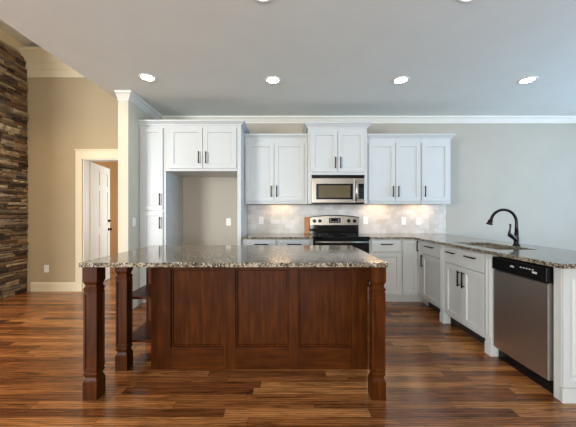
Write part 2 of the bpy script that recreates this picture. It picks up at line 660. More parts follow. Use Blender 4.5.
window(1, (-0.3, YF - 0.065, 1.325), 3.4, 1.55, 'y', 3)
window(2, (XR + 0.065, 1.6, 1.5), 3.2, 1.9, 'x', 3)
window(4, (-1.85, 6.3, 1.4), 1.2, 1.6, 'x', 2)  # unseen hall window, added to frame the hall fill light
window(3, (-6.25, YF - 0.065, 1.9), 2.5, 2.7, 'y', 2)

# crown of the kitchen: round the stub and along the back wall
ck = [(-0.001, CH - 0.097), (0.010, CH - 0.097), (0.012, CH - 0.082), (0.024, CH - 0.070), (0.046, CH - 0.038), (0.062, CH - 0.024), (0.070, CH - 0.020), (0.074, CH - 0.001), (-0.001, CH - 0.001)]
bm = bmesh.new()
sweep(bm, [(XS0, YS + 0.001), (XS1, YS), (XS1, YB), (XR, YB)], ck, side=-1)
struct('trim_2', bm, 'trim')
# great-room frieze and crown on the back wall
gp = [(-0.001, 3.385), (0.016, 3.385), (0.020, 3.40), (0.020, 3.50), (0.034, 3.515), (0.034, 3.60), (0.05, 3.62), (0.075, 3.68), (0.12, 3.74), (0.14, 3.755), (0.145, 3.80), (-0.001, 3.80)]
bm = bmesh.new()
sweep(bm, [(XL, YB), (XS0 - 0.13, YB)], gp, side=-1)
struct('trim_3', bm, 'cream')
# wall strip and crown over the chimney
struct('wall_chimney', new((-5.3, -4.105, 2.3, YB - 0.001, 3.7005, GH - 0.001)), 'tan')
sc_ = [(-0.001, 3.735), (0.012, 3.735), (0.02, 3.755), (0.05, 3.79), (0.08, 3.82), (0.085, 3.848), (-0.001, 3.848)]
bm = bmesh.new()
sweep(bm, [(-4.105, 2.3), (-4.105, YB - 0.002)], sc_, side=-1)
struct('trim_6', bm, 'cream')
# baseboards
bp_ = [(-0.001, 0.0), (0.016, 0.0), (0.016, 0.115), (0.010, 0.135), (0.006, 0.145), (-0.001, 0.145)]
bm = bmesh.new()
sweep(bm, [(-4.02, YB), (DX0 - 0.10, YB)], bp_, side=-1)
struct('baseboard_back', bm, 'cream')
bm = bmesh.new()
sweep(bm, [(2.6, YB), (XR, YB)], bp_, side=-1)
struct('baseboard_right', bm, 'trim')
bm = bmesh.new()
sweep(bm, [(XS0, YB - 0.12), (XS0, YS), (XS1, YS), (XS1, 3.80)], bp_, side=-1)
struct('baseboard_partition', bm, 'trim')
# door casing
bm = new((DX0 - 0.10, DX0 + 0.004, YB - 0.022, YB - 0.0005, 0, DH + 0.13), (DX1 - 0.004, DX1 + 0.10, YB - 0.022, YB - 0.0005, 0, DH + 0.13),
         (DX0 + 0.004, DX1 - 0.004, YB - 0.022, YB - 0.0005, DH - 0.004, DH + 0.13),
         (DX0 - 0.11, DX1 + 0.11, YB - 0.030, YB - 0.0005, DH + 0.13, DH + 0.15))
struct('trim_4', bm, 'cream', 0.003)
bm = new((DX0 + 0.0005, DX0 + 0.018, YB, YB + 0.13, 0, DH), (DX1 - 0.018, DX1 - 0.0005, YB, YB + 0.13, 0, DH), (DX0 + 0.018, DX1 - 0.018, YB, YB + 0.13, DH - 0.018, DH - 0.0005))
struct('trim_5', bm, 'trim')
# hall behind the doorway; right wall opening added to let fill light in
struct('wall_hall', new((-4.3, -4.2, YB + 0.131, 7.9, 0, 2.6), (-1.9, -1.8, YB + 0.131, 5.7, 0, 2.6), (-1.9, -1.8, 6.9, 7.9, 0, 2.6), (-1.9, -1.8, 5.7, 6.9, 0, 0.6), (-1.9, -1.8, 5.7, 6.9, 2.2, 2.6), (-4.2, -1.9, 7.8, 7.9, 0, 2.6)), 'hall')
struct('ceiling.002', new((-4.3, -1.8, YB + 0.131, 7.9, 2.6, 2.7)), 'ceil')

# open panel door swung into the hall
dw, dh = 0.765, 2.07
d = bpy.data.objects.new('door_1', None)
COL.objects.link(d)
d['kind'] = 'structure'
d.location = (DX0 + 0.022, YB + 0.135, 0.008)
d.rotation_euler = (0, 0, math.radians(101))
bm = new((0, dw, -0.0005, 0.032, 0, dh))
# raised frame and panels on the room side (local -y faces +X in the room)
cols_ = ((0.0, 0.11), (0.335, 0.44), (0.665, dw))
for a, b in cols_:
    box(bm, a, b, -0.012, -0.0004, 0, dh)
for z0, z1 in ((0, 0.24), (0.86, 1.0), (1.62, 1.72), (dh - 0.12, dh)):
    for a, b in ((0.11, 0.335), (0.44, 0.665)):
        box(bm, a, b, -0.012, -0.0004, z0, z1)
obj('door_leaf', bm, 'trim', d)
bm = bmesh.new()
for zz, r in ((0.93, 0.027), (1.09, 0.022)):
    pts = [(dw - 0.065, -0.012, zz), (dw - 0.065, -0.02, zz), (dw - 0.065, -0.03, zz), (dw - 0.065, -0.055, zz), (dw - 0.065, -0.07, zz)]
    tube(bm, pts, [0.03, 0.026, 0.012, r, r * 0.6] if zz < 1 else [0.027, 0.027, 0.024, 0.006, 0.004], 14)
obj('door_handle', bm, 'bronze', d, smooth=True)
# unseen lamp added to brighten the hall and its open door
hl = thing('hall_ceiling_light', 'dome ceiling light in the hall behind the open white door', 'light', (-2.75, 5.5, 2.6))
bm = bmesh.new()
lathe(bm, [(0.14, -0.0005), (0.145, -0.03), (0.13, -0.035)], 24)
obj('base', bm, 'bronze', hl)
bm = bmesh.new()
lathe(bm, [(0.128, -0.036), (0.12, -0.07), (0.08, -0.10), (0.02, -0.115)], 24)
obj('shade', bm, emit('hall_lamp', (1, 0.74, 0.45, 1), 7.0), hl, smooth=True)

# ------------------------------------------------------------------ stone chimney at the left
bm = bmesh.new()
SX = -4.075
box(bm, -5.3, SX - 0.03, 2.3, YB - 0.002, 0, 3.70)
backing = bm


def stone(bm, y0, y1, z0, z1, xo):
    """One rough ledge stone: a box with a chipped front face, depth in x."""
    xb = SX - 0.035
    ny = max(2, int((y1 - y0) / 0.07) + 1)
    front = []
    for iz in range(3):
        row = []
        for iy in range(ny + 1):
            e = 0.55 if (iz != 1 or iy in (0, ny)) else 1.0
            yy = y0 + (y1 - y0) * iy / ny + (random.uniform(-.004, .004) if 0 < iy < ny else 0)
            zz = z0 + (z1 - z0) * iz / 2 + random.uniform(-.004, .004)
            row.append(bm.verts.new((SX - 0.02 + (xo + random.uniform(-.006, .006)) * e, yy, zz)))
        front.append(row)
    back = [[bm.verts.new((xb, r[0].co.y, r[0].co.z)), bm.verts.new((xb, r[-1].co.y, r[-1].co.z))] for r in (front[0], front[2])]
    for iz in range(2):
        for iy in range(ny):
            bm.faces.new((front[iz][iy], front[iz][iy + 1], front[iz + 1][iy + 1], front[iz + 1][iy]))
    bm.faces.new([back[0][0], back[0][1]] + front[0][::-1])
    bm.faces.new([back[1][1], back[1][0]] + front[2])
    bm.faces.new([back[0][0], front[0][0], front[1][0], front[2][0], back[1][0]])
    bm.faces.new([back[0][1], back[1][1], front[2][-1], front[1][-1], front[0][-1]])


ch = thing('stone_chimney', 'tall stacked-stone chimney breast at the left edge of the room', 'chimney', (0, 0, 0))
obj('mortar_core', backing, 'mortar', ch)
bm = bmesh.new()
z = 0.003
while z < 3.68:
    h = random.choice((0.025, 0.035, 0.045, 0.06, 0.08)) * random.uniform(0.85, 1.15)
    h = min(h, 3.70 - z)
    y = 2.3
    while y < YB - 0.004:
        l = random.uniform(0.09, 0.34)
        if y + l > YB - 0.07:
            l = YB - 0.004 - y
        # sometimes two thin stones share the course
        if h > 0.055 and random.random() < 0.45:
            s = random.uniform(0.35, 0.65) * h
            stone(bm, y + .002, y + l - .002, z + .002, z + s - .002, random.uniform(.012, .05))
            stone(bm, y + .002, y + l - .002, z + s + .002, z + h - .002, random.uniform(.012, .05))
        else:
            stone(bm, y + .002, y + l - .002, z + .002, z + h - .002, random.uniform(.012, .055))
        y += l
    z += h
obj('stone_facing', bm, 'stone', ch)

# ------------------------------------------------------------------ tall units: pantry and refrigerator surround
FY = 3.87
px0 = XS1 + 0.003
pw = 0.360
cabinet('pantry_cabinet', 'tall narrow white pantry cabinet with two stacked doors beside the partition', (px0, FY), 0, pw, YB - FY - 0.002, 0, 2.443,
        [dict(k='door', r=(0.045, 0.325, 1.28, 2.39), h=[(0.292, 1.345, 0.292, 1.505)]),
         dict(k='door', r=(0.045, 0.325, 0.12, 1.262), h=[(0.292, 1.03, 0.292, 1.19)])],
        toe=0.10, crown=(0.06, 0, 0))
fx0 = px0 + pw
fw = -0.597 - fx0
fr = cabinet('refrigerator_surround', 'white two-door cabinet with end panel bridging the empty refrigerator space', (fx0, FY), 0, fw, YB - FY - 0.002, 0, 2.443,
             [dict(k='door', r=(0.055, 0.500, 1.845, 2.39), h=[(0.455, 1.91, 0.455, 2.07)]),
              dict(k='door', r=(0.508, fw - 0.062, 1.845, 2.39), h=[(0.553, 1.91, 0.553, 2.07)])],
             carcass_boxes=[(0.0005, fw - 0.0505, 0, YB - FY - 0.002, 1.81, 2.443), (fw - 0.05, fw, 0, YB - FY - 0.002, 0, 2.443)],
             crown=(0.06, 0, 1))

# ------------------------------------------------------------------ upper cabinets
UY = 4.19
UD = YB - UY - 0.002
uz0, uz1 = 1.40, 2.345
x0 = -0.594
cabinet('upper_cabinet', 'white two-door upper cabinet left of the microwave, beside the refrigerator space', (x0, UY), 0, 0.922, UD, uz0, uz1,
        [dict(k='door', r=(0.025, 0.431, 1.417, 2.27), h=[(0.392, 1.475, 0.392, 1.64)]),
         dict(k='door', r=(0.438, 0.875, 1.417, 2.27), h=[(0.472, 1.475, 0.472, 1.64)])],
        crown=(0.06, 0, 0), light_rail=0.025, group='upper cabinets')
MX0, MX1, MY = 0.330, 1.180, 4.10
md = YB - MY - 0.002
mw_ = MX1 - MX0
cabinet('upper_cabinet', 'raised white two-door cabinet with flared crown directly above the microwave', (MX0, MY), 0, mw_, md, 1.375, 2.475,
        [dict(k='door', r=(0.04, 0.421, 1.83, 2.415), h=[(0.387, 1.88, 0.387, 2.04)]),
         dict(k='door', r=(0.429, mw_ - 0.04, 1.83, 2.415), h=[(0.463, 1.88, 0.463, 2.04)])],
        carcass_boxes=[(0.053, mw_ - 0.038, 0, md, 0.415, 1.1), (0, 0.0525, 0, md, 0, 1.1), (mw_ - 0.0375, mw_, 0, md, 0, 1.1)],
        crown=(0.075, 1, 1, 0.06), group='upper cabinets')
cabinet('upper_cabinet', 'white two-door upper cabinet immediately right of the microwave', (1.183, UY), 0, 0.813, UD, uz0, uz1,
        [dict(k='door', r=(0.04, 0.432, 1.417, 2.27), h=[(0.392, 1.475, 0.392, 1.635)]),
         dict(k='door', r=(0.440, 0.802, 1.417, 2.27), h=[(0.472, 1.475, 0.472, 1.635)])],
        crown=(0.06, 0, 0), light_rail=0.025, group='upper cabinets')
cabinet('upper_cabinet', 'single-door white upper cabinet at the right end of the wall row', (1.9975, UY), 0, 0.437, UD, uz0, uz1,
        [dict(k='door', r=(0.008, 0.405, 1.417, 2.27), h=[(0.046, 1.475, 0.046, 1.635)])],
        crown=(0.06, 0, 1), light_rail=0.025, group='upper cabinets')

# ------------------------------------------------------------------ backsplash
bs = obj('tile_backsplash', new((-0.594, MX0 + 0.02, YB - 0.012, YB - 0.0005, 0.9145, 1.374), (MX0 + 0.02, MX1 - 0.02, YB - 0.012, YB - 0.0005, 0.90, 1.374), (MX1 - 0.02, 2.545, YB - 0.012, YB - 0.0005, 0.9145, 1.374)), 'tile')
tag(bs, 'pale beige stone tile backsplash between counters and upper cabinets', 'backsplash')

# ------------------------------------------------------------------ base cabinets on the back wall
BY = 3.91
BD = YB - BY - 0.002
CT0, CT1 = 0.884, 0.914
bz = 0.883
x0 = -0.592
bw_ = 0.384 - x0
cabinet('base_cabinet', 'white base cabinet with two drawers between refrigerator space and stove', (x0, BY), 0, bw_, BD, 0, bz,
        [dict(k='slab', r=(0.06, 0.468, 0.725, 0.868), h=[(0.175, 0.815, 0.36, 0.815)]),
         dict(k='slab', r=(0.49, 0.93, 0.725, 0.868), h=[(0.62, 0.815, 0.81, 0.815)]),
         dict(k='door', r=(0.06, 0.468, 0.125, 0.715), h=[(0.435, 0.50, 0.435, 0.66)]),
         dict(k='door', r=(0.49, 0.93, 0.125, 0.715), h=[(0.525, 0.50, 0.525, 0.66)])], toe=0.105, group='base cabinets')
RX0, RX1 = 0.388, 1.148
x0 = RX1 + 0.004
cabinet('base_cabinet', 'white base cabinet with one drawer over one door right of the stove', (x0, BY), 0, 1.600 - x0, BD, 0, bz,
        [dict(k='slab', r=(0.03, 0.435, 0.715, 0.868), h=[(0.145, 0.815, 0.31, 0.815)]),
         dict(k='door', r=(0.03, 0.435, 0.125, 0.700))], toe=0.105, group='base cabinets')
# corner cabinet, L-shaped with a folded pair of doors
PXF = 1.835            # face of the peninsula cabinets
cc = thing('corner_cabinet', 'white corner base cabinet with folding door where the two counters meet', 'cabinet', (1.601, BY, 0), 0, 'base cabinets')
bm = new((0, PXF - 1.601, 0, BD, 0.105, bz), (PXF - 1.601, 2.44 - 1.601, -0.115, BD, 0.105, bz))
obj('carcass', bm, 'cab', cc, 0.0015)
bm = bmesh.new()
panel_door(bm, 0.008, 0.210, 0.125, 0.868, -0.021, rail=0.05)
obj('door', bm, 'cab', cc)
bm = bmesh.new()
panel_door(bm, 0.0, 0.112, 0.125, 0.868, 0, th=0.02, rail=0.03)
# turn the leaf to face the island side: local front -y becomes -x
bmesh.ops.transform(bm, matrix=Matrix.Translation((PXF - 1.601 - 0.021, 0.0 - 0.001, 0)) @ Matrix.Rotation(-PI / 2, 4, 'Z'), verts=bm.verts[:])
dl = obj('door', bm, 'cab', cc)
bm = bmesh.new()
hx = PXF - 1.601 - 0.021
tube(bm, [(hx - 0.028, -0.055, 0.72), (hx - 0.028, -0.055, 0.80), (hx - 0.028, -0.055, 0.865)], 0.0062, 8)
for q in (0.736, 0.849):
    tube(bm, [(hx, -0.055, q), (hx - 0.028, -0.055, q)], 0.005, 8)
obj('handle', bm, 'bronze', dl, smooth=True)
obj('toe_kick', new((0.001, PXF - 1.601 + 0.075, 0.075, 0.093, 0, 0.1042), (PXF - 1.601 + 0.0755, PXF - 1.601 + 0.093, -0.114, 0.093, 0, 0.1042)), 'cab', cc)

# ------------------------------------------------------------------ peninsula cabinets (front faces -X)
ROT = -PI / 2
PD = 2.44 - PXF


# local x runs toward the camera (-Y); origin at the far end of each unit
cabinet('base_cabinet', 'white peninsula cabinet with one drawer over one door beside the corner', (PXF, 3.793), ROT, 0.52, PD, 0, bz,
        [dict(k='slab', r=(0.015, 0.49, 0.715, 0.868), h=[(0.13, 0.815, 0.33, 0.815)]),
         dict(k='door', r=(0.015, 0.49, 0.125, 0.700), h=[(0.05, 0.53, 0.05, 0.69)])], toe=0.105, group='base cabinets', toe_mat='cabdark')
SXF = 1.806
sk = cabinet('sink_cabinet', 'white sink base cabinet with corner posts on the peninsula, beside the dishwasher', (SXF, 3.272), ROT, 0.815, 2.44 - SXF, 0, bz,
             [dict(k='slab', r=(0.085, 0.715, 0.70, 0.868), h=[(0.14, 0.815, 0.29, 0.815), (0.47, 0.815, 0.62, 0.815)]),
              dict(k='door', r=(0.085, 0.397, 0.125, 0.690), h=[(0.365, 0.49, 0.365, 0.65)]),
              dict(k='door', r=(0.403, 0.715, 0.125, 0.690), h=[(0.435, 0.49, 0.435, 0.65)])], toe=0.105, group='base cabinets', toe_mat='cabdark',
             carcass_boxes=[(0.0005, 0.8145, 0, 0.02, 0.105, bz), (0.0005, 0.8145, 0.02, 2.44 - SXF, 0.105, 0.66), (0.0005, 0.8145, 0.615, 2.44 - SXF, 0.66, bz), (0.0005, 0.02, 0.02, 0.615, 0.66, bz), (0.795, 0.8145, 0.02, 0.615, 0.66, bz)])
for a in (0.002, 0.738):
    bm = bmesh.new()
    box(bm, a, a + 0.075, -0.026, 0.05, 0.0, bz)
    o = obj('post', bm, 'cab', sk, 0.002)
    obj('plinth_block', new((a - 0.0015, a + 0.0765, -0.032, 0.05, 0.0, 0.10)), 'cab', o, 0.002)
    bm = bmesh.new()
    panel_door(bm, a + 0.012, a + 0.063, 0.16, 0.84, -0.031, th=0.0048, rail=0.012, rec=0.004, lip=0.003)
    obj('fluted_panel', bm, 'cab', o)

# end panel of the peninsula
ep = thing('end_panel', 'white framed end panel closing the peninsula beside the dishwasher', 'panel', (1.81, 1.865, 0))
obj('panel_board', new((0, 0.70, 0.0, 0.056, 0, bz)), 'cab', ep, 0.002)
bm = bmesh.new()
panel_door(bm, 0.002, 0.35, 0.10, 0.878, -0.012, th=0.0118, rail=0.045, raised=True)
panel_door(bm, 0.352, 0.698, 0.10, 0.878, -0.012, th=0.0118, rail=0.045, raised=True)
obj('raised_panel', bm, 'cab', ep)
obj('base_skirt', new((-0.006, 0.70, -0.016, -0.0003, 0, 0.097)), 'cab', ep, 0.002)
bk = obj('peninsula_back_panel', new((2.4415, 2.462, 1.9225, YB - 0.003, 0, bz)), 'cab')
tag(bk, 'white panel along the far side of the peninsula under the counter', 'panel')

# ------------------------------------------------------------------ countertops


def slab(name, xs, ys, keep, z0, z1, label):
    bm = bmesh.new()
    V = {}
    def v(i, j, k):
        if (i, j, k) not in V:
            V[(i, j, k)] = bm.verts.new((xs[i], ys[j], z1 if k else z0))
        return V[(i, j, k)]
    on = lambda i, j: 0 <= i < len(xs) - 1 and 0 <= j < len(ys) - 1 and keep(i, j)
    for i in range(len(xs) - 1):
        for j in range(len(ys) - 1):
            if not on(i, j):
                continue
            bm.faces.new((v(i, j, 1), v(i + 1, j, 1), v(i + 1, j + 1, 1), v(i, j + 1, 1)))
            bm.faces.new((v(i, j, 0), v(i, j + 1, 0), v(i + 1, j + 1, 0), v(i + 1, j, 0)))
            for (di, dj, a, b) in ((-1, 0, (i, j), (i, j + 1)), (1, 0, (i + 1, j), (i + 1, j + 1)), (0, -1, (i, j), (i + 1, j)), (0, 1, (i, j + 1), (i + 1, j + 1))):
                if not on(i + di, j + dj):
                    bm.faces.new((v(*a, 0), v(*b, 0), v(*b, 1), v(*a, 1)))
    o = obj(name, bm, 'granite', None, 0.004, seg=2)
    return tag(o, label, 'countertop', 'granite countertops')


EY = 3.865
slab('countertop', [-0.594, RX0 - 0.003], [EY, YB - 0.0125], lambda i, j: True, CT0, CT1, 'short granite counter left of the stove')
PE = 1.745
SKX0, SKX1, SKY0, SKY1 = 1.885, 2.235, 2.52, 3.17
xs = [RX1 + 0.003, PE, SKX0, SKX1, 2.515]
ys = [1.805, SKY0, SKY1, EY, YB - 0.0125]
slab('countertop', xs, ys, lambda i, j: (i >= 1 or j == 3) and not (i == 2 and j == 1), CT0, CT1, 'L-shaped granite counter from the stove along the sink peninsula')
slab('island_countertop', [-1.341, 0.671], [1.85, 2.87], lambda i, j: True, CT0, CT1, 'large speckled granite slab on top of the dark wooden island')

# ------------------------------------------------------------------ sink and faucet
sk_ = thing('kitchen_sink', 'undermount stainless sink set into the peninsula counter', 'sink', (0, 0, 0))
bm = bmesh.new()
def basin(bm, x0, x1, y0, y1, zt, zb):
    t = 0.012
    o = [bm.verts.new(p) for p in ((x0 - t, y0 - t, zt), (x1 + t, y0 - t, zt), (x1 + t, y1 + t, zt), (x0 - t, y1 + t, zt))]
    a = [bm.verts.new(p) for p in ((x0, y0, zt), (x1, y0, zt), (x1, y1, zt), (x0, y1, zt))]
    b = [bm.verts.new(p) for p in ((x0 + .015, y0 + .015, zb), (x1 - .015, y0 + .015, zb), (x1 - .015, y1 - .015, zb), (x0 + .015, y1 - .015, zb))]
    c = [bm.verts.new((p.co.x, p.co.y, zb - 0.002)) for p in b]
    ob = [bm.verts.new((p.co.x, p.co.y, zt - 0.002)) for p in o]
    for r0, r1 in ((o, a), (a, b), (ob, o), (c, ob)):
        for i in range(4):
            bm.faces.new((r0[i], r0[(i + 1) % 4], r1[(i + 1) % 4], r1[i]))
    bm.faces.new(b)
    bm.faces.new(c)
basin(bm, SKX0 + 0.002, SKX1 - 0.002, SKY0 + 0.002, SKY1 - 0.002, CT0 - 0.001, 0.69)
obj('basin', bm, 'steel', sk_)
bm = bmesh.new()
lathe(bm, [(0.045, 0.0), (0.045, 0.003), (0.03, 0.003), (0.028, 0.001)], 20, (SKX0 + SKX1) / 2, (SKY0 + SKY1) / 2, 0.6905)
obj('drain', bm, 'black', sk_)

fx, fy = 2.315, 2.85
fc = thing('kitchen_faucet', 'dark bronze gooseneck faucet standing behind the sink', 'faucet', (fx, fy, CT1))
bm = bmesh.new()
lathe(bm, [(0.032, 0.0003), (0.032, 0.008), (0.026, 0.014), (0.023, 0.03), (0.024, 0.07), (0.021, 0.09), (0.018, 0.12), (0.021, 0.126), (0.018, 0.134)], 20)
obj('base', bm, 'bronze', fc, smooth=True)
pts = [(0, 0, 0.13), (0, 0, 0.18)]
R_ = 0.128
for i in range(0, 19):
    a = PI * i / 18 * 0.93
    pts.append((-R_ + R_ * math.cos(a), 0, 0.232 + R_ * math.sin(a) * 0.98))
last = pts[-1]
bm = bmesh.new()
tube(bm, pts, [0.0165, 0.0155] + [0.0135] * 19, 14)
obj('spout', bm, 'bronze', fc, smooth=True)
bm = bmesh.new()
tube(bm, [(last[0], 0, last[2]), (last[0] - 0.006, 0, last[2] - 0.012), (last[0] - 0.012, 0, last[2] - 0.03), (last[0] - 0.018, 0, last[2] - 0.046), (last[0] - 0.019, 0, last[2] - 0.05)], [0.015, 0.023, 0.022, 0.030, 0.024], 14)
obj('spray_head', bm, 'bronze', fc, smooth=True)
bm = bmesh.new()
tube(bm, [(-0.008, -0.008, 0.045), (-0.036, -0.014, 0.075), (-0.062, -0.02, 0.094), (-0.084, -0.022, 0.108), (-0.090, -0.024, 0.128), (-0.084, -0.024, 0.16), (-0.079, -0.024, 0.195), (-0.084, -0.024, 0.216)],
     [0.014, 0.017, 0.022, 0.021, 0.012, 0.0075, 0.008, 0.010], 12)
obj('lever', bm, 'bronze', fc, smooth=True)

# ------------------------------------------------------------------ dishwasher
DY0, DY1 = 1.926, 2.452
dwl = DY1 - DY0
dwr = thing('dishwasher', 'stainless steel dishwasher with black control strip under the peninsula counter', 'appliance', (1.786, DY1, 0), ROT)
obj('tub', new((0.004, dwl - 0.004, 0.05, 0.60, 0.02, 0.876)), 'black', dwr)
bm = bmesh.new()
# slightly bowed steel door
n = 10
top, bot = [], []
rowsF = []
for k, zz in enumerate((0.098, 0.104, 0.42, 0.752, 0.757)):
    row = []
    for i in range(n + 1):
        u = i / n
        bow = -0.006 * (1 - (2 * u - 1) ** 2)
        e = 0.006 if k in (0, 4) else 0
        row.append(bm.verts.new((0.012 + (dwl - 0.024) * u, bow + e, zz)))
    rowsF.append(row)
for a, b in zip(rowsF, rowsF[1:]):
    for i in range(n):
        bm.faces.new((a[i], a[i + 1], b[i + 1], b[i]))
bk_ = [bm.verts.new(p) for p in ((0.012, 0.049, 0.098), (dwl - 0.012, 0.049, 0.098), (dwl - 0.012, 0.049, 0.757), (0.012, 0.049, 0.757))]
bm.faces.new(bk_)
bm.faces.new([bk_[0], bk_[1]] + rowsF[0][::-1])
bm.faces.new([bk_[2], bk_[3]] + rowsF[-1])
bm.faces.new([bk_[3], bk_[0]] + [r[0] for r in rowsF])
bm.faces.new([bk_[1], bk_[2]] + [r[-1] for r in rowsF][::-1])
obj('door', bm, 'steelv', dwr, smooth=False)
cp = obj('control_panel', new((0.008, dwl - 0.008, -0.012, 0.049, 0.762, 0.868)), 'black', dwr, 0.008, seg=3)
bm = bmesh.new()
box(bm, 0.205, 0.245, -0.0128, -0.0122, 0.815, 0.822)
box(bm, 0.212, 0.238, -0.0128, -0.0122, 0.824, 0.828)
obj('badge', bm, 'mark', cp)
bm = bmesh.new()
for i in range(5):
    xx = 0.30 + i * 0.026
    box(bm, xx, xx + 0.014, -0.0128, -0.0122, 0.826, 0.834)
box(bm, 0.405, 0.445, -0.0128, -0.0122, 0.806, 0.82)
obj('button_marks', bm, 'mark', cp)
obj('toe_panel', new((0.01, dwl - 0.01, 0.045, 0.0495, 0.0, 0.095)), 'black', dwr)

# ------------------------------------------------------------------ stove
rg = thing('kitchen_range', 'freestanding stainless and black electric stove below the microwave', 'stove', (RX0, 3.89, 0))
rw = RX1 - RX0
obj('body', new((0.002, rw - 0.002, 0.02, 0.606, 0.03, 0.8735)), 'black', rg)
obj('cooktop', new((0.0, rw, -0.035, 0.545, 0.874, 0.922)), 'glass', rg, 0.006, seg=3)
M['ring'] = mat('grey_ring', srgb(70, 70, 72), 0.3, noise=0.05)
for cx_, cy_, r in ((0.19, 0.12, 0.10), (0.57, 0.12, 0.085), (0.19, 0.41, 0.08), (0.57, 0.41, 0.10)):
    bm = bmesh.new()
    lathe(bm, [(r, 0.9223), (r, 0.9228), (r - 0.006, 0.9228), (r - 0.006, 0.9223)], 32, cx_, cy_, 0, caps=False)
    obj('burner_ring', bm, 'ring', rg)
# oven door, window, handle, drawer
od = obj('oven_door', new((0.003, rw - 0.003, -0.018, 0.0195, 0.235, 0.8735)), 'black', rg, 0.004)
obj('oven_window', new((0.10, rw - 0.10, -0.0205, -0.0182, 0.36, 0.72)), 'glass', od, 0.001)
bm = bmesh.new()
tube(bm, [(0.02, -0.06, 0.848), (rw / 2, -0.066, 0.848), (rw - 0.02, -0.06, 0.848)], 0.0145, 12)
for q in (0.06, rw - 0.06):
    tube(bm, [(q, -0.018, 0.848), (q, -0.06, 0.848)], 0.009, 10)
obj('handle', bm, 'steel', od, smooth=True)
obj('storage_drawer', new((0.003, rw - 0.003, -0.015, 0.0195, 0.06, 0.23)), 'steel', rg, 0.004)
# backguard: black riser, arched steel control panel
obj('riser', new((0.0, rw, 0.55, 0.606, 0.9225, 1.055)), 'glass', rg, 0.003)
bm = bmesh.new()
n = 16
fr_, bk2 = [], []
def arch(u, zt):
    return zt - 0.028 * (2 * u - 1) ** 2
tp = [((0.0 + rw * i / n), arch(i / n, 1.196)) for i in range(n + 1)]
poly = [(0.0, 1.056), (rw, 1.056)] + [(x_, z_) for x_, z_ in tp[::-1]]
f_ = [bm.verts.new((x_, 0.538, z_)) for x_, z_ in poly]
b_ = [bm.verts.new((x_, 0.606, z_)) for x_, z_ in poly]
bm.faces.new(f_)
bm.faces.new(b_[::-1])
for i in range(len(poly)):
    j = (i + 1) % len(poly)
    bm.faces.new((f_[i], b_[i], b_[j], f_[j]))
bgd = obj('control_panel', bm, 'steel', rg)
bm = bmesh.new()
poly = [(x_, z_ + 0.0004) for x_, z_ in tp] + [(x_, z_ + 0.014) for x_, z_ in tp[::-1]]
f_ = [bm.verts.new((x_, 0.534, z_)) for x_, z_ in poly]
b_ = [bm.verts.new((x_, 0.606, z_)) for x_, z_ in poly]
m_ = n + 1
for i in range(n):
    q = [i, i + 1, 2 * m_ - 2 - i, 2 * m_ - 1 - i]
    bm.faces.new([f_[k] for k in q])
    bm.faces.new([b_[k] for k in q][::-1])
for i in range(len(poly)):
    j = (i + 1) % len(poly)
    bm.faces.new((f_[i], b_[i], b_[j], f_[j]))
obj('top_cap', bm, 'black', rg)
for kx in (0.07, 0.155, 0.60, 0.69):
    bm = bmesh.new()
    tube(bm, [(kx, 0.5378, 1.118), (kx, 0.530, 1.118), (kx, 0.512, 1.118)], [0.028, 0.028, 0.022], 18)
    box(bm, kx - 0.005, kx + 0.005, 0.503, 0.513, 1.098, 1.138)
    obj('knob', bm, 'black', bgd)
dsp = obj('display', new((0.295, 0.475, 0.5345, 0.5378, 1.085, 1.165)), 'glass', bgd)
bm = bmesh.new()
for i in range(4):
    for j in range(2):
        if j == 1 and i in (1, 2):
            continue
        box(bm, 0.305 + i * 0.043, 0.330 + i * 0.043, 0.5338, 0.5343, 1.095 + j * 0.034, 1.115 + j * 0.034)
obj('button', bm, mat('grey_button', srgb(120, 118, 116), 0.5, noise=0.03), dsp)

# ------------------------------------------------------------------ microwave
mx0, mx1 = MX0 + 0.0535, MX1 - 0.0385
mv = thing('microwave_oven', 'stainless over-the-range microwave with black handle-side keypad', 'microwave', (mx0, MY + 0.01, 1.366))
ml = mx1 - mx0
obj('body', new((0.0005, ml - 0.0005, 0.0, 0.395, 0.008, 0.423)), 'black', mv)
obj('vent_grille', new((0.001, ml - 0.001, -0.022, -0.0005, 0.375, 0.421)), 'black', mv, 0.002)
md_ = obj('door', new((0.001, 0.608, -0.03, -0.0005, 0.022, 0.374)), 'steel', mv, 0.004)
obj('window_frame', new((0.062, 0.590, -0.0325, -0.0302, 0.07, 0.295)), 'black', md_, 0.002)
obj('window', new((0.100, 0.552, -0.0338, -0.0327, 0.096, 0.270)), 'mwglass', md_, 0.0008)
bm = bmesh.new()
tube(bm, [(0.630, -0.062, 0.045), (0.630, -0.072, 0.19), (0.630, -0.062, 0.335)], [0.014, 0.016, 0.014], 12)
for q in (0.065, 0.315):
    tube(bm, [(0.630, -0.0302, q), (0.630, -0.063, q)], 0.010, 10)
obj('handle', bm, 'steelv', mv, smooth=True)
obj('side_panel', new((0.609, ml - 0.001, -0.03, -0.0005, 0.022, 0.374)), 'steel', mv, 0.004)
kp = obj('keypad', new((0.668, ml - 0.012, -0.0325, -0.0302, 0.075, 0.295)), 'black', mv, 0.001)
bm = bmesh.new()
for i in range(3):
    for j in range(5):
        box(bm, 0.676 + i * 0.022, 0.690 + i * 0.022, -0.0331, -0.0326, 0.088 + j * 0.03, 0.103 + j * 0.03)
obj('button', bm, mat('grey_key', srgb(34, 34, 36), 0.5, noise=0.03), kp)
obj('underside', new((0.001, ml - 0.001, -0.02, 0.395, 0.0, 0.0075)), 'black', mv)

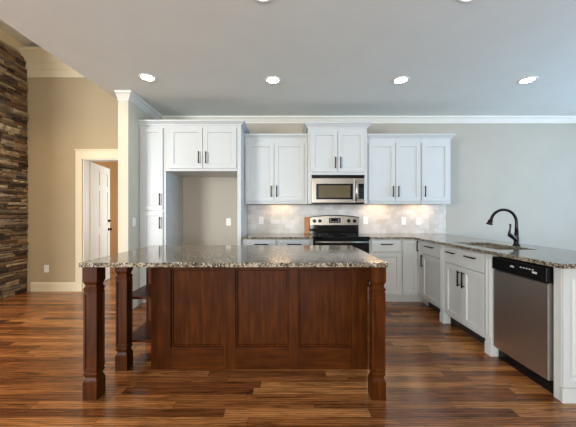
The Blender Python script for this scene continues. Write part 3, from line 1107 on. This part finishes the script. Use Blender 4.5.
# ------------------------------------------------------------------ board beside the stove
bo = obj('wooden_board', new((-0.040, 0.040, -0.009, 0.009, 0, 0.262)), 'board', None, 0.003)
bo.location = (0.342, YB - 0.052, CT1 + 0.0016)
bo.rotation_euler = (math.radians(-6.5), 0, 0)
tag(bo, 'narrow honey-brown wooden board leaning on the backsplash left of the stove', 'board')

# ------------------------------------------------------------------ outlets and switch


def wall_plate(name, label, cat, loc, rotz, group, toggle=False, w=0.072):
    r = thing(name, label, cat, loc, rotz, group)
    obj('cover_plate', new((-w / 2, w / 2, -0.006, -0.0003, -0.058, 0.058)), 'plate', r, 0.002)
    if toggle:
        o = obj('rocker', new((-0.016, 0.016, -0.0105, -0.0062, -0.033, 0.033)), 'plate', r, 0.001)
    else:
        for zc in (-0.021, 0.021):
            bm = bmesh.new()
            tube(bm, [(0, -0.0062, zc), (0, -0.0085, zc)], 0.0165, 16)
            o = obj('receptacle', bm, 'plate', r)
            bm = new((-0.0075, -0.0050, -0.0095, -0.0087, zc - 0.004, zc + 0.006), (0.0050, 0.0075, -0.0095, -0.0087, zc - 0.004, zc + 0.006))
            obj('slot', bm, 'black', o)
    return r


YT = YB - 0.0122
G = 'electrical outlets'
wall_plate('electrical_outlet', 'white outlet on the backsplash left of the stove', 'outlet', (-0.375, YT, 1.125), 0, G)
wall_plate('light_switch', 'white rocker switch on the backsplash just right of the stove', 'switch', (1.275, YT, 1.125), 0, None, True)
wall_plate('electrical_outlet', 'left of the paired white outlets on the backsplash right of the stove', 'outlet', (1.875, YT, 1.115), 0, G)
wall_plate('light_switch', 'white rocker switch, rightmost plate on the backsplash', 'switch', (2.115, YT, 1.115), 0, None, True)
wall_plate('electrical_outlet', 'white outlet on the tan wall inside the empty refrigerator space', 'outlet', (-0.895, YB, 1.10), 0, G)
wall_plate('electrical_outlet', 'white outlet low on the tan wall between chimney and doorway', 'outlet', (-3.78, YB, 0.36), 0, G)
wall_plate('light_switch', 'white rocker switch on the side of the partition beside the pantry', 'switch', (XS1, 3.74, 1.12), PI / 2, None, True)

# ------------------------------------------------------------------ recessed ceiling lights


def recessed(label, x, y, src=None):
    if src:
        return dup(src, (x, y, CH), label, 'recessed ceiling lights')
    r = thing('recessed_light', label, 'light', (x, y, CH), 0, 'recessed ceiling lights')
    bm = bmesh.new()
    lathe(bm, [(0.094, -0.0004), (0.094, -0.004), (0.086, -0.007), (0.074, -0.007), (0.066, -0.0035), (0.066, -0.0004)], 32, caps=False)
    obj('trim_ring', bm, 'plate', r, smooth=True)
    bm = bmesh.new()
    lathe(bm, [(0.0655, -0.0006), (0.0655, -0.0030), (0.05, -0.0034), (0.01, -0.0036)], 32)
    obj('lens', bm, 'lens', r, smooth=True)
    return r


LX = [-1.543, -0.137, 1.325, 2.775]
nm = ['leftmost of the four lit recessed lights over the cabinets, nearest the partition', 'lit recessed light over the left upper cabinet, second from the left',
      'lit recessed light above the space right of the microwave cabinet, third from the left', 'rightmost of the four lit recessed lights, above the sink peninsula']
first = None
for i, x in enumerate(LX):
    y = 3.26 if i else 3.20
    o = recessed(nm[i], x, y, first)
    first = first or o
recessed('recessed light cut by the top of the picture, left of the pair', -0.157, 1.966, first)
recessed('recessed light cut by the top of the picture, right of the pair', 1.29, 1.966, first)
# unseen warm cans added above the frame to light the great-room wall
for i, (x, y) in enumerate(((-3.15, 2.75), (-3.15, 0.9))):
    o = recessed('recessed light in the high ceiling over the chimney side, %s' % ('nearer the doorway' if i == 0 else 'farther from the doorway'), x, y, first)
    o.location.z = GH
    ld = bpy.data.lights.new('can_glow', 'SPOT')
    ld.energy = 200 if i == 0 else 110
    ld.color = (1.0, 0.70, 0.38)
    ld.spot_size = math.radians(125)
    ld.spot_blend = 0.6
    ld.shadow_soft_size = 0.07
    lo = bpy.data.objects.new('can_glow', ld)
    lo.location = (0, 0, -0.012)
    lo.parent = o
    COL.objects.link(lo)

# under-cabinet light bars
pk = None
for i, (x, lab) in enumerate(((-0.08, 'warm light bar under the upper cabinet left of the microwave'), (1.45, 'warm light bar under the two-door cabinet right of the microwave'),
                              (2.09, 'warm light bar under the single-door cabinet at the row end'))):
    if pk:
        o = dup(pk, (x, 4.40, uz0), lab, 'under-cabinet lights')
    else:
        pk = o = thing('cabinet_light', lab, 'light', (x, 4.40, uz0), 0, 'under-cabinet lights')
        obj('housing', new((-0.17, 0.17, -0.022, 0.022, -0.010, -0.0005)), 'plate', o, 0.002)
        obj('lens', new((-0.16, 0.16, -0.016, 0.016, -0.014, -0.0102)), 'pucklens', o, 0.001)
    ld = bpy.data.lights.new('cabinet_glow', 'AREA')
    ld.shape = 'RECTANGLE'
    ld.size, ld.size_y = 0.32, 0.032
    ld.energy = 0.9
    ld.color = (1.0, 0.68, 0.40)
    lo = bpy.data.objects.new('cabinet_glow', ld)
    lo.location = (0, 0, -0.0155)
    lo.parent = o
    COL.objects.link(lo)

# ------------------------------------------------------------------ island
isl = thing('kitchen_island', 'dark cherry-stained wooden island base with square-cut posts and end shelves', 'kitchen island', (0, 0, 0))
IX0, IX1, IY0, IY1 = -1.060, 0.655, 2.255, 2.82
obj('body', new((IX0, IX1, IY0 + 0.034, IY1, 0.0, 0.8835)), 'wood', isl)
# framed front: stiles and rails proud of three recessed panels
st = [(IX0, -0.905), (-0.485, -0.392), (0.030, 0.105), (0.525, IX1)]
for a, b in st:
    obj('stile', new((a, b, IY0, IY0 + 0.0335, 0.0, 0.8835)), 'wood', isl, 0.002)
for (a, b), (c, d_) in zip(st, st[1:]):
    obj('bottom_rail', new((b + 0.0005, c - 0.0005, IY0 + 0.0004, IY0 + 0.0335, 0.0, 0.175)), 'woodh', isl, 0.002)
    obj('top_rail', new((b + 0.0005, c - 0.0005, IY0 + 0.0004, IY0 + 0.0335, 0.795, 0.8835)), 'woodh', isl, 0.002)
    bm = bmesh.new()
    panel_door(bm, b + 0.001, c - 0.001, 0.1755, 0.7945, IY0 + 0.012, th=0.0215, rail=0.012, rec=0.009, lip=0.006)
    obj('recessed_panel', bm, 'wood', isl)


def post_bm(cx, cy, w=0.094):
    """Square-cut post: blocks, necks and a shaft with recessed faces."""
    h = w / 2
    prof = [(h, 0.0), (h, 0.118), (h - 0.004, 0.122), (h - 0.004, 0.126), (h - 0.010, 0.142), (h - 0.010, 0.150), (h - 0.002, 0.166), (h - 0.002, 0.172), (h - 0.006, 0.178), (h - 0.006, 0.186),
            (h - 0.003, 0.190), (h - 0.003, 0.708), (h - 0.006, 0.712), (h - 0.006, 0.720), (h - 0.001, 0.726), (h - 0.001, 0.733), (h - 0.010, 0.748), (h - 0.010, 0.758), (h - 0.003, 0.776), (h, 0.780), (h, 0.8835)]
    bm = bmesh.new()
    rings = []
    for r, z in prof:
        rings.append([bm.verts.new((cx + sx * r, cy + sy * r, z)) for sx, sy in ((-1, -1), (1, -1), (1, 1), (-1, 1))])
    shaft = []
    for k, (a, b) in enumerate(zip(rings, rings[1:])):
        for i in range(4):
            f = bm.faces.new((a[i], a[(i + 1) % 4], b[(i + 1) % 4], b[i]))
            if k == 10:
                shaft.append(f)
    bm.faces.new(rings[0])
    bm.faces.new(rings[-1])
    bmesh.ops.recalc_face_normals(bm, faces=bm.faces[:])
    r1 = bmesh.ops.inset_individual(bm, faces=shaft, thickness=0.018, depth=0.0)
    r2 = bmesh.ops.inset_individual(bm, faces=shaft, thickness=0.004, depth=-0.006)
    return bm


for cx, cy in ((-1.290, 1.928), (0.621, 1.928), (-1.283, 2.275), (-1.283, 2.766)):
    obj('post', post_bm(cx, cy), 'wood', isl, 0.0012)
for zz in (0.205, 0.556):
    bm = bmesh.new()
    box(bm, -1.325, IX0 - 0.0005, 2.3235, 2.718, zz - 0.022, zz)
    obj('shelf', bm, 'woodh', isl, 0.002)
